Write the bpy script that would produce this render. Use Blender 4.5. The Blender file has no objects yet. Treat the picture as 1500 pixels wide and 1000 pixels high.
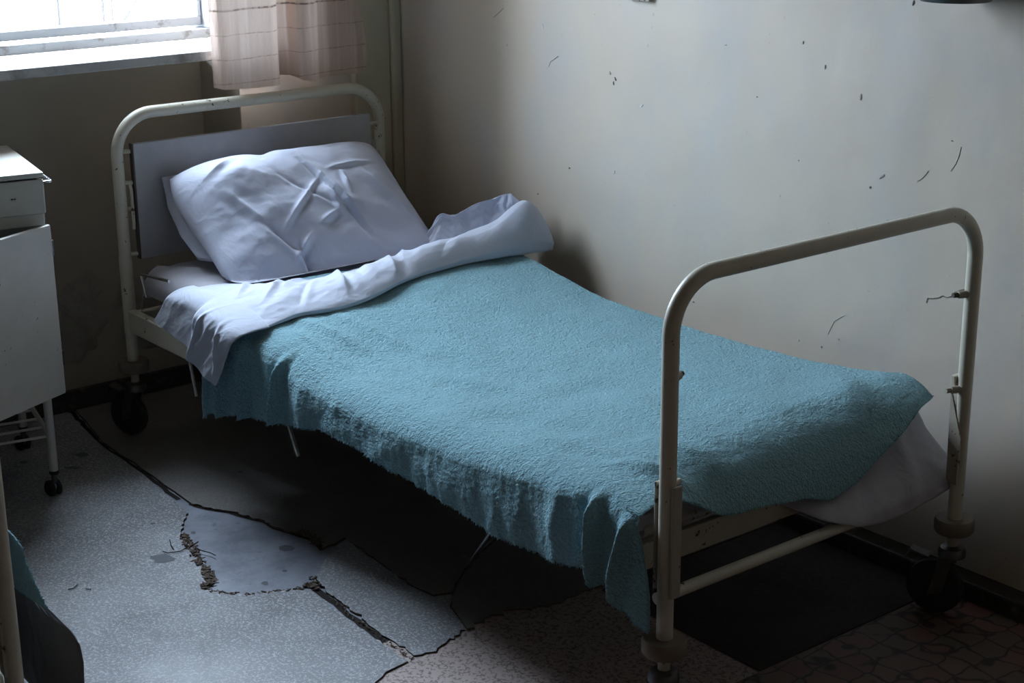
import bpy, bmesh, math, random
import numpy as np
from mathutils import Vector, Matrix

# ------------------------------------------------------------------ camera, sky, exposure
sc = bpy.context.scene
col = sc.collection
CAM_LOC = np.array([4.2878, -1.9809, 1.7184])
YAW, PITCH, ROLL, FPX = .6722, .3014, -.0082, 2386.2
FW = np.array([-math.cos(YAW)*math.cos(PITCH), math.sin(YAW)*math.cos(PITCH), -math.sin(PITCH)])
R0 = np.cross(FW, [0, 0, 1]); R0 /= np.linalg.norm(R0); U0 = np.cross(R0, FW)
RT = math.cos(ROLL)*R0+math.sin(ROLL)*U0; UP = -math.sin(ROLL)*R0+math.cos(ROLL)*U0
cd = bpy.data.cameras.new('camera'); cam = bpy.data.objects.new('camera', cd); col.objects.link(cam)
cd.sensor_width = 36; cd.lens = 36*FPX/1500; cd.clip_start = .05
cam.matrix_world = Matrix(((RT[0], UP[0], -FW[0], CAM_LOC[0]), (RT[1], UP[1], -FW[1], CAM_LOC[1]),
                           (RT[2], UP[2], -FW[2], CAM_LOC[2]), (0, 0, 0, 1)))
sc.camera = cam
W = bpy.data.worlds.new('overcast_sky'); sc.world = W; W.use_nodes = True
bg = W.node_tree.nodes['Background']
bg.inputs[0].default_value = (.68, .81, 1.0, 1); bg.inputs[1].default_value = 46.0
WY0, WY1, WZ0, WZ1, WX = -.50, .67, 1.115, 2.95, -.36       # window opening
pl = bpy.data.lights.new('window_portal', 'AREA'); pl.shape = 'RECTANGLE'
pl.size = WY1-WY0; pl.size_y = WZ1-WZ0; pl.cycles.is_portal = True
po = bpy.data.objects.new('window_portal', pl); col.objects.link(po)
po.location = (WX-.12, (WY0+WY1)/2, (WZ0+WZ1)/2); po.rotation_euler = (math.pi/2, 0, -math.pi/2)
sc.view_settings.view_transform = 'Standard'; sc.view_settings.look = 'None'
sc.view_settings.gamma = 1; sc.view_settings.use_curve_mapping = False
sc.view_settings.exposure = 0.0
sc.cycles.max_bounces = 10; sc.cycles.diffuse_bounces = 6; sc.cycles.transparent_max_bounces = 12

def at(px, py, ax, v):
    """point where the ray through a photo pixel meets the plane axis=v"""
    d = FW+RT*(px-750)/FPX-UP*(py-500)/FPX
    return CAM_LOC+(v-CAM_LOC[ax])/d[ax]*d

rng = np.random.default_rng(7)
random.seed(7)

# ------------------------------------------------------------------ noise helpers
_perm = rng.permutation(512); _perm = np.concatenate([_perm, _perm, _perm])
_ga = rng.uniform(0, 2*math.pi, 512); _gx, _gy = np.cos(_ga), np.sin(_ga)
def pn(x, y):
    x, y = np.broadcast_arrays(np.asarray(x, float)+100, np.asarray(y, float)+100)
    xi, yi = np.floor(x).astype(int), np.floor(y).astype(int); xf, yf = x-xi, y-yi
    u, v = xf**3*(xf*(xf*6-15)+10), yf**3*(yf*(yf*6-15)+10)
    def g(i, j, a, b):
        h = _perm[(_perm[i & 511]+j) & 511]; return _gx[h]*a+_gy[h]*b
    a = g(xi, yi, xf, yf); b = g(xi+1, yi, xf-1, yf); c = g(xi, yi+1, xf, yf-1); d = g(xi+1, yi+1, xf-1, yf-1)
    return (a+(b-a)*u)+((c+(d-c)*u)-(a+(b-a)*u))*v
def fbm(x, y, o=4, l=2.0, g=.5):
    s = 0; a = 1.0
    for i in range(o):
        s = s+a*pn(x*l**i+17*i, y*l**i-9*i); a *= g
    return s
def ridged(x, y, o=3):
    s = 0; a = 1.0
    for i in range(o):
        s = s+a*(1-np.abs(pn(x*2**i+31*i, y*2**i+7*i))*2.4); a *= .5
    return s/1.75
def sstep(e0, e1, x):
    t = np.clip((x-e0)/(e1-e0), 0, 1); return t*t*(3-2*t)
def crease(X, Y, x0, y0, x1, y1, w, amp):
    """soft ridge along a segment, tapering at both ends"""
    dx, dy = x1-x0, y1-y0; L2 = dx*dx+dy*dy
    t = ((X-x0)*dx+(Y-y0)*dy)/L2; tc = np.clip(t, 0, 1)
    d = np.hypot(X-(x0+tc*dx), Y-(y0+tc*dy))
    return amp*np.exp(-(d/w)**2)*np.clip(np.sin(math.pi*np.clip(tc*.9+.05, 0, 1)), 0, 1)
def screase(X, Y, x0, y0, x1, y1, w, amp):
    dx, dy = x1-x0, y1-y0; t = np.clip(((X-x0)*dx+(Y-y0)*dy)/(dx*dx+dy*dy), 0, 1)
    px, py = X-(x0+t*dx), Y-(y0+t*dy); d = np.hypot(px, py); side = np.sign(px*dy-py*dx)
    return amp*np.sin(math.pi*np.clip(t*.86+.07, 0, 1))*(np.exp(-d/w)-.35*np.exp(-((d-1.6*w)/w)**2)*(side > 0))
def itp(x, tab):
    a = np.array(tab, float); return np.interp(x, a[:, 0], a[:, 1])
def sitp(x, tab, n=2, w=.03):
    s = 0
    for k in np.linspace(-w, w, 5): s = s+itp(x+k, tab)
    return s/5

# ------------------------------------------------------------------ mesh helpers
class MB:
    def __init__(s): s.v = []; s.f = []
    def add(s, v, f):
        o = len(s.v); s.v += [tuple(map(float, p)) for p in v]; s.f += [tuple(i+o for i in q) for q in f]; return s
    def box(s, x0, x1, y0, y1, z0, z1):
        v = [(x, y, z) for z in (z0, z1) for y in (y0, y1) for x in (x0, x1)]
        return s.add(v, [(0, 2, 3, 1), (4, 5, 7, 6), (0, 1, 5, 4), (2, 6, 7, 3), (0, 4, 6, 2), (1, 3, 7, 5)])
    def obox(s, c, ax, ay, az):
        c, ax, ay, az = map(np.array, (c, ax, ay, az))
        v = [c+i*ax+j*ay+k*az for k in (-1, 1) for j in (-1, 1) for i in (-1, 1)]
        return s.add(v, [(0, 2, 3, 1), (4, 5, 7, 6), (0, 1, 5, 4), (2, 6, 7, 3), (0, 4, 6, 2), (1, 3, 7, 5)])
    def tube(s, path, r, n=12, cap=True):
        P = [np.array(p, float) for p in path]; m = len(P)
        rr = r if hasattr(r, '__len__') else [r]*m
        T = []
        for i in range(m):
            t = P[min(i+1, m-1)]-P[max(i-1, 0)]; T.append(t/np.linalg.norm(t))
        a = np.array([0, 0, 1.]) if abs(T[0][2]) < .9 else np.array([1., 0, 0])
        nrm = np.cross(T[0], a); nrm /= np.linalg.norm(nrm); v = []
        for i in range(m):
            nrm = nrm-T[i]*(nrm@T[i]); nrm /= np.linalg.norm(nrm); b = np.cross(T[i], nrm)
            for k in range(n):
                q = 2*math.pi*k/n; v.append(P[i]+rr[i]*(math.cos(q)*nrm+math.sin(q)*b))
        f = [(i*n+k, i*n+(k+1) % n, (i+1)*n+(k+1) % n, (i+1)*n+k) for i in range(m-1) for k in range(n)]
        if cap: f += [tuple(range(n-1, -1, -1)), tuple((m-1)*n+k for k in range(n))]
        return s.add(v, f)
    def lathe(s, prof, c, axis=(0, 0, 1), n=24):
        ax = np.array(axis, float); ax /= np.linalg.norm(ax)
        a = np.array([1., 0, 0]) if abs(ax[0]) < .9 else np.array([0, 1., 0])
        e1 = np.cross(ax, a); e1 /= np.linalg.norm(e1); e2 = np.cross(ax, e1); c = np.array(c, float); v = []
        for (r, h) in prof:
            for k in range(n):
                q = 2*math.pi*k/n; v.append(c+ax*h+r*(math.cos(q)*e1+math.sin(q)*e2))
        m = len(prof)
        f = [(i*n+k, i*n+(k+1) % n, (i+1)*n+(k+1) % n, (i+1)*n+k) for i in range(m-1) for k in range(n)]
        f += [tuple(range(n-1, -1, -1)), tuple((m-1)*n+k for k in range(n))]
        return s.add(v, f)
    def grid(s, X, Y, Z, flip=False):
        n, m = X.shape
        v = np.stack([X, Y, Z], -1).reshape(-1, 3)
        f = [(i*m+j, i*m+j+1, (i+1)*m+j+1, (i+1)*m+j) for i in range(n-1) for j in range(m-1)]
        if flip: f = [q[::-1] for q in f]
        return s.add(v, f)
    def build(s, name, mat, parent=None, smooth=None, bevel=0, solid=0, subsurf=0, recalc=True):
        me = bpy.data.meshes.new(name); me.from_pydata(s.v, [], s.f)
        if recalc:
            bm = bmesh.new(); bm.from_mesh(me); bmesh.ops.recalc_face_normals(bm, faces=bm.faces); bm.to_mesh(me); bm.free()
        me.materials.append(M[mat] if isinstance(mat, str) else mat)
        if smooth is not None:
            me.shade_smooth()
            if smooth < 179: me.set_sharp_from_angle(angle=math.radians(smooth))
        o = bpy.data.objects.new(name, me); col.objects.link(o)
        if parent is not None: o.parent = parent
        if bevel:
            m = o.modifiers.new('bevel', 'BEVEL'); m.width = bevel; m.segments = 2; m.limit_method = 'ANGLE'
        if solid:
            m = o.modifiers.new('solid', 'SOLIDIFY'); m.thickness = solid; m.offset = -1
        return o
def rpath(pts, r, n=8):
    """polyline with rounded inner corners"""
    P = [np.array(p, float) for p in pts]; out = [P[0]]
    for i in range(1, len(P)-1):
        a = (P[i-1]-P[i]); b = (P[i+1]-P[i]); la, lb = np.linalg.norm(a), np.linalg.norm(b)
        a /= la; b /= lb; h = math.acos(np.clip(a@b, -1, 1))/2; d = min(r/math.tan(h), la*.49, lb*.49); rr = d*math.tan(h)
        c = P[i]+(a+b)/np.linalg.norm(a+b)*rr/math.sin(h)
        s0, s1 = P[i]+a*d-c, P[i]+b*d-c
        ang = math.acos(np.clip(s0@s1/rr/rr, -1, 1))
        for k in range(n+1):
            t = k/n; out.append(c+(math.sin((1-t)*ang)*s0+math.sin(t*ang)*s1)/math.sin(ang))
    out.append(P[-1]); return out
def tag(o, label=None, cat=None, group=None, kind=None):
    if label: o['label'] = label
    if cat: o['category'] = cat
    if group: o['group'] = group
    if kind: o['kind'] = kind
    return o
def empty(name, loc=(0, 0, 0), rz=0):
    o = bpy.data.objects.new(name, None); col.objects.link(o); o.location = loc; o.rotation_euler = (0, 0, rz)
    o.empty_display_size = .1; return o
def copy_tree(o, parent=None):
    c = o.copy(); col.objects.link(c); c.parent = parent
    for ch in [x for x in bpy.data.objects if x.parent == o]: copy_tree(ch, c)
    return c

# ------------------------------------------------------------------ materials
M = {}
class NT:
    def __init__(s, name):
        m = bpy.data.materials.new(name); m.use_nodes = True; M[name] = m; s.m = m; s.t = m.node_tree; s.n = s.t.nodes; s.l = s.t.links
        s.b = s.n['Principled BSDF']; s.out = s.n['Material Output']; s.tc = s.n.new('ShaderNodeTexCoord')
    def L(s, a, b): s.l.new(a, b)
    def co(s, scale=(1, 1, 1), loc=(0, 0, 0), rot=(0, 0, 0)):
        mp = s.n.new('ShaderNodeMapping'); mp.inputs['Scale'].default_value = scale; mp.inputs['Location'].default_value = loc
        mp.inputs['Rotation'].default_value = rot
        s.L(s.tc.outputs['Object'], mp.inputs[0]); return mp.outputs[0]
    def noise(s, scale, detail=4, rough=.55, vec=None, dist=0):
        x = s.n.new('ShaderNodeTexNoise'); x.inputs['Scale'].default_value = scale; x.inputs['Detail'].default_value = detail
        x.inputs['Roughness'].default_value = rough; x.inputs['Distortion'].default_value = dist
        s.L(vec if vec is not None else s.tc.outputs['Object'], x.inputs['Vector']); return x.outputs[0]
    def vor(s, scale, feature='F1', vec=None, rnd=1):
        x = s.n.new('ShaderNodeTexVoronoi'); x.feature = feature; x.inputs['Scale'].default_value = scale
        x.inputs['Randomness'].default_value = rnd
        s.L(vec if vec is not None else s.tc.outputs['Object'], x.inputs['Vector']); return x
    def ramp(s, fac, stops, interp='LINEAR'):
        r = s.n.new('ShaderNodeValToRGB'); r.color_ramp.interpolation = interp
        while len(r.color_ramp.elements) < len(stops): r.color_ramp.elements.new(.5)
        for e, (p, c) in zip(r.color_ramp.elements, stops):
            e.position = p; e.color = (*(c if hasattr(c, '__len__') else (c, c, c)), 1)
        s.L(fac, r.inputs[0]); return r.outputs[0]
    def mix(s, fac, a, b, blend='MIX'):
        x = s.n.new('ShaderNodeMix'); x.data_type = 'RGBA'; x.blend_type = blend
        for i, k in ((0, fac), (6, a), (7, b)):
            if hasattr(k, 'is_linked') or hasattr(k, 'links'): s.L(k, x.inputs[i])
            elif i == 0: x.inputs[0].default_value = k
            else: x.inputs[i].default_value = (*k, 1)
        return x.outputs[2]
    def math(s, op, a, b=0.0):
        x = s.n.new('ShaderNodeMath'); x.operation = op
        for i, k in ((0, a), (1, b)):
            if hasattr(k, 'links'): s.L(k, x.inputs[i])
            else: x.inputs[i].default_value = k
        return x.outputs[0]
    def bump(s, h, strength=.3, dist=.01, prev=None):
        x = s.n.new('ShaderNodeBump'); x.inputs['Strength'].default_value = strength; x.inputs['Distance'].default_value = dist
        s.L(h, x.inputs['Height'])
        if prev is not None: s.L(prev, x.inputs['Normal'])
        s.L(x.outputs[0], s.b.inputs['Normal']); return x.outputs[0]
    def color(s, c):
        if hasattr(c, 'links'): s.L(c, s.b.inputs['Base Color'])
        else: s.b.inputs['Base Color'].default_value = (*c, 1)
    def set(s, rough=.5, metal=0, spec=.5, sheen=0):
        s.b.inputs['Roughness'].default_value = rough; s.b.inputs['Metallic'].default_value = metal
        s.b.inputs['Specular IOR Level'].default_value = spec; s.b.inputs['Sheen Weight'].default_value = sheen
        return s

def wall_mat(name, c1, c2, c3):
    t = NT(name).set(.62, 0, .35)
    n1 = t.noise(1.3, 5, .6); n2 = t.noise(5, 5, .65, t.co((1, 1, .55)))
    c = t.mix(t.ramp(n1, [(.35, 0), (.65, 1)]), c1, c2)
    c = t.mix(t.math('MULTIPLY', t.ramp(n2, [(.45, 0), (.7, 1)]), .55), c, c3)
    sp = t.ramp(t.noise(60, 3, .5), [(.71, 0), (.74, 1)])
    c = t.mix(t.math('MULTIPLY', sp, .3), c, (.30, .27, .22))
    t.color(c)
    b = t.bump(t.noise(3.5, 4, .5), .16, .04)
    b = t.bump(t.noise(90, 4, .65, t.co((1, 1, .3))), .10, .004, b)
    t.bump(sp, -.25, .003, b)
    return t
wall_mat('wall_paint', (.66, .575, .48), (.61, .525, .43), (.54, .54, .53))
wall_mat('pillar_paint', (.52, .47, .35), (.48, .43, .31), (.50, .46, .36))
wall_mat('room_paint', (.21, .155, .10), (.195, .145, .095), (.19, .145, .10))
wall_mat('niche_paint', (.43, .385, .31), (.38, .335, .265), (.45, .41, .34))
t = NT('rough_plaster').set(.85, 0, .2)
t.color(t.mix(t.ramp(t.noise(20, 5, .6), [(.4, 0), (.65, 1)]), (.36, .335, .285), (.42, .40, .35)))
t.bump(t.noise(40, 6, .7), .6, .015)
t = NT('ceiling_paint').set(.8, 0, .2); t.color(t.mix(t.noise(3), (.34, .28, .21), (.31, .26, .20)))
t = NT('chip_dark').set(.9, 0, .1); t.color((.16, .145, .125))
t = NT('chip_mid').set(.9, 0, .1); t.color((.40, .355, .30))
t = NT('chip_pale').set(.8, 0, .1); t.color((.68, .67, .65))
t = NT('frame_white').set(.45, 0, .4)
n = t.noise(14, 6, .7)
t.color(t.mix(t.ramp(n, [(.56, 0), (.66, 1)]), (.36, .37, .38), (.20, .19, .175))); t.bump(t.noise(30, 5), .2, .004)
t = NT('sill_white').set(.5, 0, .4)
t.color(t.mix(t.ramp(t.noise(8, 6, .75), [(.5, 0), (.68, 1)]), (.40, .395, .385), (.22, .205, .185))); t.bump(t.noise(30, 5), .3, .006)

def chipped(name, base, base2, chip, amount=.70, rough=.38):
    t = NT(name).set(rough, 0, .5)
    big = t.noise(5, 4, .6); fine = t.noise(55, 4, .65)
    m = t.ramp(t.math('ADD', t.math('MULTIPLY', big, .45), t.math('MULTIPLY', fine, .62)), [(amount-.06, 0), (amount-.05, 1)])
    c = t.mix(t.ramp(t.noise(12, 5, .6), [(.35, 0), (.7, 1)]), base, base2)
    t.color(t.mix(m, c, chip))
    t.L(t.ramp(m, [(0, rough), (1, .8)]), t.b.inputs['Roughness'])
    b = t.bump(t.noise(40, 3), .08, .004); t.bump(m, -.4, .002, b)
chipped('cream_paint', (.60, .565, .47), (.55, .51, .41), (.10, .065, .04), .715)
chipped('cream_dirty', (.44, .40, .32), (.36, .32, .25), (.08, .055, .04), .69, .5)
chipped('white_paint', (.62, .595, .545), (.57, .545, .49), (.25, .22, .18), .735, .4)
t = NT('board_grey').set(.55, 0, .4)
n = t.noise(3.5, 6, .65); n2 = t.noise(90, 3, .5)
c = t.mix(t.ramp(n, [(.38, 0), (.62, 1)]), (.45, .445, .45), (.35, .345, .35))
t.color(t.mix(t.math('MULTIPLY', n2, .35), c, (.30, .30, .32))); t.bump(n2, .1, .003)
t = NT('board_edge').set(.8, 0, .2); t.color((.09, .075, .06))
t = NT('chrome').set(.22, 1, .5); t.color(t.mix(t.ramp(t.noise(40), [(.5, 0), (.7, 1)]), (.72, .73, .75), (.35, .32, .30)))
t = NT('steel_dull').set(.45, 1, .5); t.color(t.mix(t.noise(30, 5), (.22, .215, .21), (.10, .09, .085)))
t = NT('rubber_black').set(.65, 0, .3); t.color(t.mix(t.noise(25, 4), (.018, .018, .019), (.04, .038, .036)))
t = NT('rubber_tan').set(.6, 0, .3); t.color(t.mix(t.noise(25, 4), (.27, .22, .17), (.16, .13, .10)))
t = NT('bolt_dark').set(.6, .3, .4); t.color((.10, .08, .065))
t = NT('skirting_paint').set(.5, 0, .4); t.color(t.mix(t.ramp(t.noise(15, 6, .7), [(.55, 0), (.7, 1)]), (.05, .042, .036), (.16, .14, .12))); t.bump(t.noise(20, 5), .3, .006)

# textiles
t = NT('blanket_terry').set(.95, 0, .1, .35)
t.b.inputs['Sheen Roughness'].default_value = .45; t.b.inputs['Sheen Tint'].default_value = (.6, .85, .9, 1)
f1 = t.noise(210, 3, .6); f2 = t.noise(95, 3, .6); big = t.noise(4, 4, .6)
c = t.mix(t.ramp(big, [(.3, 0), (.7, 1)]), (.28, .485, .56), (.31, .53, .61))
c = t.mix(t.ramp(f1, [(.36, .0), (.66, 1)]), t.mix(.5, c, (.15, .285, .31)), c)
t.color(c)
hb = t.math('ADD', t.math('MULTIPLY', f1, .6), t.math('MULTIPLY', f2, .8))
b = t.bump(hb, .85, .018)
def cloth(name, c1, c2, stain=None):
    t = NT(name).set(.85, 0, .15, .15)
    wv = t.noise(600, 2, .5); n = t.noise(5, 5, .6)
    c = t.mix(t.ramp(n, [(.35, 0), (.65, 1)]), c1, c2)
    t.color(c)
    w = t.noise(9, 3, .6, None, 1.2)
    b = t.bump(t.ramp(t.noise(11, 3, .5, None, .8), [(.36, 0), (.5, 1), (.64, 0)]), .08, .010)
    t.bump(wv, .10, .001, b)
cloth('sheet_cloth', (.53, .56, .66), (.50, .53, .625))
cloth('pillow_cloth', (.52, .54, .645), (.49, .51, .61))
cloth('mattress_sheet', (.44, .43, .475), (.40, .39, .43))
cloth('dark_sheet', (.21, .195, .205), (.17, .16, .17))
t = NT('mattress_tick').set(.9, 0, .1); t.color((.42, .41, .44)); t.bump(t.noise(120), .2, .002)
# curtain: thin cloth that lets daylight through, drawn threads across it
t = NT('curtain_cloth').set(.9, 0, .1)
sx = t.n.new('ShaderNodeSeparateXYZ'); t.L(t.tc.outputs['Object'], sx.inputs[0])
zz = t.math('ADD', sx.outputs[2], t.math('MULTIPLY', t.noise(9, 3), .012))
band = t.math('ABSOLUTE', t.math('SUBTRACT', t.math('FRACT', t.math('DIVIDE', t.math('SUBTRACT', zz, .988), .0715)), .5))
thread = t.ramp(band, [(.0, 1), (.018, 1), (.032, 0)])
knot = t.ramp(t.noise(60, 2, .5, t.co((1, 1, .2))), [(.45, .45), (.60, 1)])
main = t.ramp(t.math('ABSOLUTE', t.math('SUBTRACT', zz, 1.240)), [(.0, 1), (.0025, 1), (.004, 0)])
wv = t.noise(160, 3, .6, t.co((1, 1, .25)))
stripe = t.ramp(t.noise(26, 2, .5, t.co((.001, 1, .001))), [(.42, 0), (.5, 1)])
c = t.mix(stripe, (.66, .52, .44), (.58, .44, .365))
c = t.mix(t.math('MULTIPLY', wv, .3), c, (.70, .61, .56))
c = t.mix(t.math('MULTIPLY', t.math('MULTIPLY', thread, knot), .55), c, (.26, .17, .125))
c = t.mix(t.math('MULTIPLY', main, knot), c, (.13, .08, .055))
t.color(c); t.bump(t.noise(45, 4, .6, t.co((1, 1, .35))), .45, .01)
tr = t.n.new('ShaderNodeBsdfTranslucent'); t.L(c, tr.inputs[0])
ms = t.n.new('ShaderNodeMixShader'); ms.inputs[0].default_value = .085
t.L(t.b.outputs[0], ms.inputs[1]); t.L(tr.outputs[0], ms.inputs[2]); t.L(ms.outputs[0], t.out.inputs[0])
# window pane: clear glass with an added translucent haze imitating glare
t = NT('veiled_glass')
tp = t.n.new('ShaderNodeBsdfTransparent'); tp.inputs[0].default_value = (.97, .985, .98, 1)
gl = t.n.new('ShaderNodeBsdfGlossy'); gl.inputs[1].default_value = .03
dl = t.n.new('ShaderNodeBsdfTranslucent'); dl.inputs[0].default_value = (.85, .84, .82, 1)
m1 = t.n.new('ShaderNodeMixShader'); m1.inputs[0].default_value = .05; t.L(tp.outputs[0], m1.inputs[1]); t.L(gl.outputs[0], m1.inputs[2])
m2 = t.n.new('ShaderNodeMixShader'); t.L(t.math('MULTIPLY', t.noise(3, 4), .035), m2.inputs[0])
t.L(m1.outputs[0], m2.inputs[1]); t.L(dl.outputs[0], m2.inputs[2]); t.L(m2.outputs[0], t.out.inputs[0])

# floor coverings
def lino(name, base, speck, dark, sscale=95, lo=.05, hi=.13, rough=.42, amt=.6, spec=.5):
    t = NT(name).set(rough, 0, spec)
    d = t.noise(30, 2, .5)
    v = t.vor(sscale, 'DISTANCE_TO_EDGE', t.mix(.012, t.tc.outputs['Object'], t.noise(55, 2)))
    brk = t.ramp(t.noise(sscale*.9, 2, .5), [(.47, 0), (.56, 1)])
    line = t.math('MULTIPLY', t.ramp(v.outputs[0], [(0, 1), (lo, 1), (hi, 0)]), brk)
    big = t.noise(2.2, 6, .65)
    c = t.mix(t.ramp(big, [(.40, 0), (.70, 1)]), base, dark)
    c = t.mix(t.math('MULTIPLY', line, amt), c, speck)
    dirt = t.ramp(t.noise(7, 6, .7), [(.60, 0), (.72, 1)])
    t.color(t.mix(t.math('MULTIPLY', dirt, .3), c, tuple(k*.5 for k in dark)))
    t.L(t.ramp(big, [(.3, rough-.05), (.75, rough+.2)]), t.b.inputs['Roughness'])
    b = t.bump(t.noise(3.2, 4), .15, .03); t.bump(line, .12, .002, b)
lino('lino_grey', (.235, .24, .25), (.56, .57, .60), (.145, .145, .15), 150, .05, .15, .5, .6, .35)
lino('lino_brown', (.15, .14, .13), (.27, .26, .25), (.11, .10, .09), 150, rough=.55, amt=.4)
lino('lino_pink', (.44, .36, .335), (.15, .115, .105), (.36, .29, .265), 105, .08, .2, .55, .85, .3)
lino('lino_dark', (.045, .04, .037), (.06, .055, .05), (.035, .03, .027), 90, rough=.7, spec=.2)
t = NT('lino_tile_red').set(.5, 0, .4)
co = t.mix(.05, t.tc.outputs['Object'], t.noise(14, 1))
v = t.vor(16, 'F1', co, .25); ve = t.vor(16, 'DISTANCE_TO_EDGE', co, .25)
hs = t.ramp(v.outputs['Color'], [(.2, (.20, .09, .075)), (.5, (.15, .12, .085)), (.8, (.24, .11, .09))])
t.color(t.mix(t.ramp(ve.outputs[0], [(.02, 1), (.06, 0)]), t.mix(t.math('MULTIPLY', t.noise(6, 5), .6), hs, (.12, .09, .08)), (.05, .035, .03)))
t = NT('screed').set(.5, 0, .45)
n = t.noise(9, 7, .68); n2 = t.noise(30, 5, .6)
c = t.mix(t.ramp(n, [(.35, 0), (.62, 1)]), (.135, .145, .18), (.235, .25, .295))
t.color(t.mix(t.ramp(n2, [(.60, 0), (.72, 1)]), c, (.11, .115, .14))); t.bump(n, .25, .01)
t = NT('lino_backing').set(.9, 0, .1); t.color(t.mix(t.noise(60, 4), (.17, .13, .10), (.06, .045, .038)))
t = NT('seam_dirt_shade').set(.95, 0, .05); t.color((.035, .03, .028))
t = NT('stain_dark').set(.6, 0, .3); t.color(t.mix(t.noise(50, 4), (.075, .078, .09), (.11, .115, .13)))
t = NT('thread_dark').set(.9, 0, .1); t.color((.03, .027, .025))
# outdoors
t = NT('yard_ground').set(.9, 0, .1); t.color(t.mix(t.noise(.8, 4), (.27, .26, .25), (.23, .22, .21)))
t = NT('yard_wall').set(.9, 0, .1); t.color(t.mix(t.noise(.8, 4), (.78, .66, .60), (.72, .63, .58)))
t = NT('grille_paint').set(.6, 0, .3); t.color(t.mix(t.noise(12, 4), (.030, .022, .024), (.022, .016, .018)))

# ------------------------------------------------------------------ room shell
RX1, RY0, RY1, RH = 5.9, -4.1, 1.05, 3.3
PX = -.12                                                   # face of the wall pier
NY0 = -2.35
NY = .47                                                    # right end of the niche under the sill
m = MB()
m.box(-.62, WX, NY0, NY, 0, WZ0-.045)                    # parapet at the back of the niche
m.box(-.62, PX, NY, .874, 0, WZ0-.045)                      # pier below the sill
m.box(-.62, PX, WY1, .874, WZ0-.045, RH)                    # pier beside the window
m.box(-.62, PX, WY0, WY1, WZ1, RH)                          # lintel
m.box(-.62, PX, RY0-.15, NY0, 0, RH); m.box(-.62, PX, NY0, WY0, WZ0-.045, RH)                        # far pier
m.box(-.62, -.36, .874, RY1+.15, 0, RH)
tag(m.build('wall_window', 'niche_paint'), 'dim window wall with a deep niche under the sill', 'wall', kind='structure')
# lighter layer on the faces of the pier, ends at the niche
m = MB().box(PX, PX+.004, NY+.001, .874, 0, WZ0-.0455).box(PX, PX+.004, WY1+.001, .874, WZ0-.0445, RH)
tag(m.build('trim_1', 'wall_paint'), 'pale pier between window niche and corner pillar', 'pier', kind='structure')
m = MB().box(-.36, -.09, .874, 1.012, 0, RH)
tag(m.build('trim_2', 'pillar_paint', bevel=.006), 'slim beige-green pillar in the room corner behind the headboard', 'pillar', kind='structure')
m = MB().box(-.36, -.075, 1.012, RY1, 0, RH)
tag(m.build('trim_3', 'pillar_paint', bevel=.01), 'narrow vertical batten beside the corner pillar', 'trim', kind='structure')
# long wall, gently uneven
nx, nz = 240, 110
U, V = np.meshgrid(np.linspace(-.62, RX1+.15, nx), np.linspace(0, RH, nz), indexing='ij')
m = MB().grid(U, RY1+.004*fbm(U*1.1, V*1.1, 3)+.0016*fbm(U*6, V*5, 2), V)
m.box(-.62, RX1+.15, RY1+.02, RY1+.2, 0, RH)
wr = tag(m.build('wall_right', 'wall_paint', smooth=30, recalc=False), 'long scuffed off-white plaster wall beside the bed', 'wall', kind='structure')
m = MB().box(RX1, RX1+.15, RY0-.15, RY1, 0, RH)
tag(m.build('wall_back', 'room_paint'), 'plain end wall behind the viewer, out of the photo', 'wall', kind='structure')
m = MB().box(-.62, RX1, RY0-.15, RY0, 0, RH)
m = MB().box(PX, RX1, RY0-.15, RY0, 0, RH)
tag(m.build('wall_left', 'room_paint'), 'plain side wall left of the viewer, out of the photo', 'wall', kind='structure')
m = MB().box(-.62, RX1+.15, RY0-.15, RY1+.2, RH, RH+.1)
tag(m.build('ceiling', 'ceiling_paint'), 'flat whitewashed ceiling above the photo', 'ceiling', kind='structure')

# marks on the long wall: chipped paint, dents and hairline cracks where the photo shows them
def blob(cx, cz, rx, rz, rot, n=9):
    a = np.linspace(0, 2*math.pi, n, endpoint=False); r = 1+.35*rng.uniform(-1, 1, n)
    x, z = rx*r*np.cos(a), rz*r*np.sin(a)
    return [(cx+x[i]*math.cos(rot)-z[i]*math.sin(rot), cz+x[i]*math.sin(rot)+z[i]*math.cos(rot)) for i in range(n)]
def wall_surf(x, z): return float(RY1+.004*fbm(x*1.1, z*1.1, 3)+.0016*fbm(x*6, z*5, 2))
def flake(pts, mat, name):
    yy = min(wall_surf(*p) for p in pts)-.0012
    n = len(pts); v = [(x, yy, z) for x, z in pts]+[(x, yy+.006, z) for x, z in pts]
    f = [tuple(range(n))]+[tuple(range(2*n-1, n-1, -1))]+[(i, n+i, n+(i+1) % n, (i+1) % n) for i in range(n)]
    return MB().add(v, f).build(name, mat, wr)
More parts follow.
